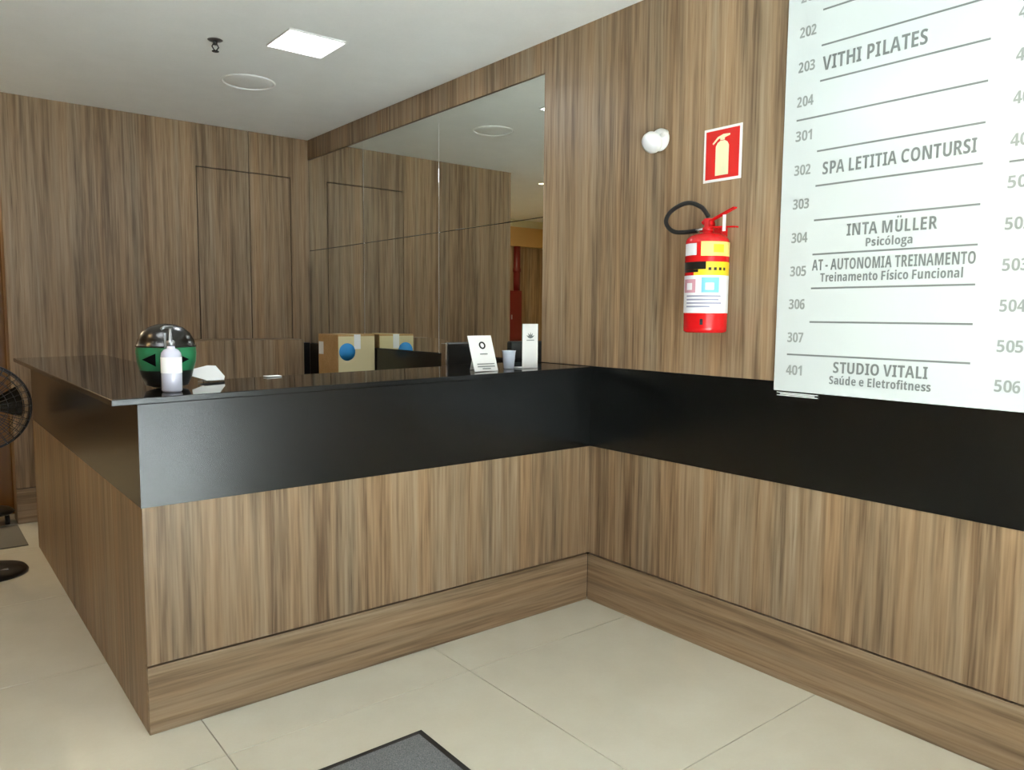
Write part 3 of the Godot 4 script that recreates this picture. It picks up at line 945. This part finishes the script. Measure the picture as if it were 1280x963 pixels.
func build_floor_items() -> void:
	# doormat
	var m := thing("doormat", "grey carpet doormat with a black rubber edge on the tiles", "mat", Vector3(-1.85, 0, 1.0))
	var hx := 0.605
	var hz := 0.492
	box("rubber_edge", Vector3(-hx, 0.0005, -hz), Vector3(hx, 0.007, hz), M.mat_edge, m, 0.003)
	box("pile", Vector3(-hx + 0.022, 0.005, -hz + 0.022), Vector3(hx - 0.022, 0.0105, hz - 0.022), M.pile, m, 0.003)
	# pedestal fan
	var f := thing("pedestal_fan", "black pedestal fan standing beside the end of the counter", "fan", Vector3(-2.215, 0, -2.12))
	f.rotation.y = deg_to_rad(-4)
	var st := begin()
	lathe(st, [Vector2(0.0, 0.0), Vector2(0.172, 0.0), Vector2(0.175, 0.008), Vector2(0.165, 0.022), Vector2(0.09, 0.034), Vector2(0.04, 0.05), Vector2(0.0, 0.05)], 40)
	obj("base", st, M.black, f)
	box("base_label", Vector3(0.015, 0.026, 0.055), Vector3(0.085, 0.0345, 0.075), M.steel, f, 0.001)
	st = begin()
	tube(st, [Vector3(0, 0.03, 0), Vector3(0, 0.55, 0)], 0.016, 14)
	obj("lower_pole", st, M.black, f)
	st = begin()
	tube(st, [Vector3(0, 0.52, 0), Vector3(0, 0.80, 0)], 0.011, 14)
	obj("upper_pole", st, M.steel, f)
	var hy := 0.866
	var fwd := Transform3D(Basis(Vector3.RIGHT, PI / 2.0), Vector3(0, hy, 0))
	st = begin()
	lathe(st, [Vector2(0.0, -0.16), Vector2(0.04, -0.155), Vector2(0.058, -0.12), Vector2(0.062, -0.04), Vector2(0.05, -0.01), Vector2(0.0, -0.01)], 28, fwd)
	obj("motor", st, M.black, f)
	st = begin()
	lathe(st, [Vector2(0.0, -0.012), Vector2(0.035, -0.012), Vector2(0.035, 0.04), Vector2(0.02, 0.055), Vector2(0.0, 0.058)], 24, fwd)
	obj("hub", st, M.black, f)
	for k in 3:
		st = begin()
		st.set_smooth_group(0)
		var a := TAU * k / 3.0
		for i in 6:
			for j in 5:
				var q := []
				for c in [[i, j], [i + 1, j], [i + 1, j + 1], [i, j + 1]]:
					var r: float = lerpf(0.03, 0.185, c[0] / 6.0)
					var w: float = lerpf(-0.32, 0.62, c[1] / 5.0) * lerpf(1.0, 0.95, c[0] / 6.0)
					var zz: float = 0.018 + (c[1] / 5.0 - 0.5) * 0.05
					q.append(Vector3(cos(a + w) * r, hy + sin(a + w) * r, zz))
				for c in [0, 1, 2, 0, 2, 3]: st.add_vertex(q[c])
		obj("blade", st, M.smoke, f)
	for side in [-1.0, 1.0]:
		st = begin()
		var depth: float = 0.075 * side
		for r in [0.05, 0.085, 0.12, 0.155, 0.19, 0.212]:
			var dz: float = depth * sqrt(maxf(0.0, 1.0 - pow(r / 0.222, 4.0)))
			tube(st, ring_path(Vector3(0, hy, 0.01 + dz), r, Vector3.RIGHT, Vector3.UP, 36), 0.0016, 5, true)
		for k in 36:
			var a := TAU * k / 36.0
			var path := []
			for i in 7:
				var r := lerpf(0.045, 0.22, i / 6.0)
				var dz: float = depth * sqrt(maxf(0.0, 1.0 - pow(r / 0.222, 4.0)))
				path.append(Vector3(cos(a) * r, hy + sin(a) * r, 0.01 + dz))
			tube(st, path, 0.0017, 5)
		obj("front_grille" if side > 0 else "rear_grille", st, M.black, f)
	st = begin()
	tube(st, ring_path(Vector3(0, hy, 0.01), 0.221, Vector3.RIGHT, Vector3.UP, 48), 0.006, 8, true)
	obj("guard_ring", st, M.black, f)
	st = begin()
	lathe(st, [Vector2(0.0, 0.088), Vector2(0.044, 0.086), Vector2(0.048, 0.078)], 28, fwd)
	obj("badge_plate", st, M.steel, f)
	box("control_box", Vector3(-0.04, 0.74, -0.06), Vector3(0.04, 0.80, 0.03), M.black, f, 0.006)
	# thin grey sheet on the floor by the passage
	var g := box("passage_sheet", Vector3(-3.0, 0.0005, -3.10), Vector3(-1.99, 0.008, -2.57), M.sheet_grey, self, 0.003)
	tag(g, "thin grey sheet on the passage floor by the back wall", "mat")
	# low black castor trolley
	var t := thing("castor_trolley", "low black castor trolley on the floor by the orange door", "trolley", Vector3(-2.13, 0, -3.2))
	st = begin()
	lathe(st, [Vector2(0.0, 0.075), Vector2(0.135, 0.075), Vector2(0.14, 0.082), Vector2(0.12, 0.10), Vector2(0.06, 0.118), Vector2(0.0, 0.122)], 32)
	obj("plate", st, M.black, t)
	for k in 4:
		var a := TAU * k / 4.0 + 0.4
		st = begin()
		var cpt := Vector3(cos(a) * 0.10, 0.03, sin(a) * 0.10)
		tube(st, [cpt + Vector3(-0.012, 0, 0), cpt + Vector3(0.012, 0, 0)], 0.03, 18)
		obj("castor", st, M.rubber, t)
		st = begin()
		tube(st, [cpt + Vector3(0, 0.02, 0), cpt + Vector3(0, 0.05, 0)], 0.008, 8)
		obj("castor_stem", st, M.steel, t)

func build_hall() -> void:
	led_panel(Vector2(-2.75, -4.7), 0.5, "added square warm panel light, unseen, brightening the hall behind", 2.4, Color(1.0, 0.9, 0.72))  # added lamp, hidden behind the back wall, to lift the hall brightness
	# end wall with a tan header, and the hall's inner side
	var we := structure("wall_hall", "hall end wall in grey-brown wood under a tan header", "wall")
	box("wall_core", Vector3(XL, 0, ZH - 0.2), Vector3(0.02, HC, ZH), M.cream, we)
	box("wood_panel", Vector3(XL + 0.001, 0.0, ZH), Vector3(-0.001, 2.30, ZH + 0.02), M.wood, we, 0.001)
	box("tan_header", Vector3(XL + 0.001, 2.305, ZH), Vector3(-0.001, 2.57, ZH + 0.06), M.tan, we, 0.003)
	# orange door leaf standing open behind the back wall
	var d := structure("door_1", "orange-brown wooden door behind the end of the back wall", "door")
	box("door_leaf", Vector3(-2.12, 0.006, -3.46), Vector3(-1.10, 2.12, -3.42), M.orange_wood, d, 0.003)
	box("over_panel", Vector3(-2.12, 2.125, -3.46), Vector3(-1.10, HC - 0.001, -3.42), M.orange_wood, d, 0.003)
	var st := begin()
	tube(st, [Vector3(-1.25, 1.02, -3.42), Vector3(-1.25, 1.02, -3.37), Vector3(-1.36, 1.02, -3.37)], 0.009, 10)
	obj("door_handle", st, M.steel, d)
	nest(d, "door_leaf", ["door_handle"])
	# fire hose cabinet and riser
	var h := thing("hose_cabinet", "red fire hose cabinet on the far hall wall, seen in the mirror", "fire cabinet", Vector3(-4.07, 0, ZH + 0.02))
	box("body", Vector3(-0.11, 1.0, 0.0), Vector3(0.11, 1.69, 0.16), M.hall_red, h, 0.006)
	box("cabinet_door", Vector3(-0.10, 1.02, 0.16), Vector3(0.10, 1.67, 0.168), M.hall_red, h, 0.002)
	box("latch", Vector3(0.07, 1.30, 0.168), Vector3(0.085, 1.36, 0.178), M.steel, h, 0.002)
	nest(h, "cabinet_door", ["latch"])
	var r := thing("riser_pipe", "red vertical fire riser pipe above the hose cabinet", "pipe", Vector3(-4.16, 0, ZH + 0.09))
	st = begin()
	tube(st, [Vector3(0, 1.695, 0), Vector3(0, 2.30, 0)], 0.048, 16)
	obj("pipe", st, M.hall_red, r)
	st = begin()
	tube(st, [Vector3(0, 1.95, 0), Vector3(0, 2.0, 0)], 0.056, 16)
	obj("coupling", st, M.hall_red, r)
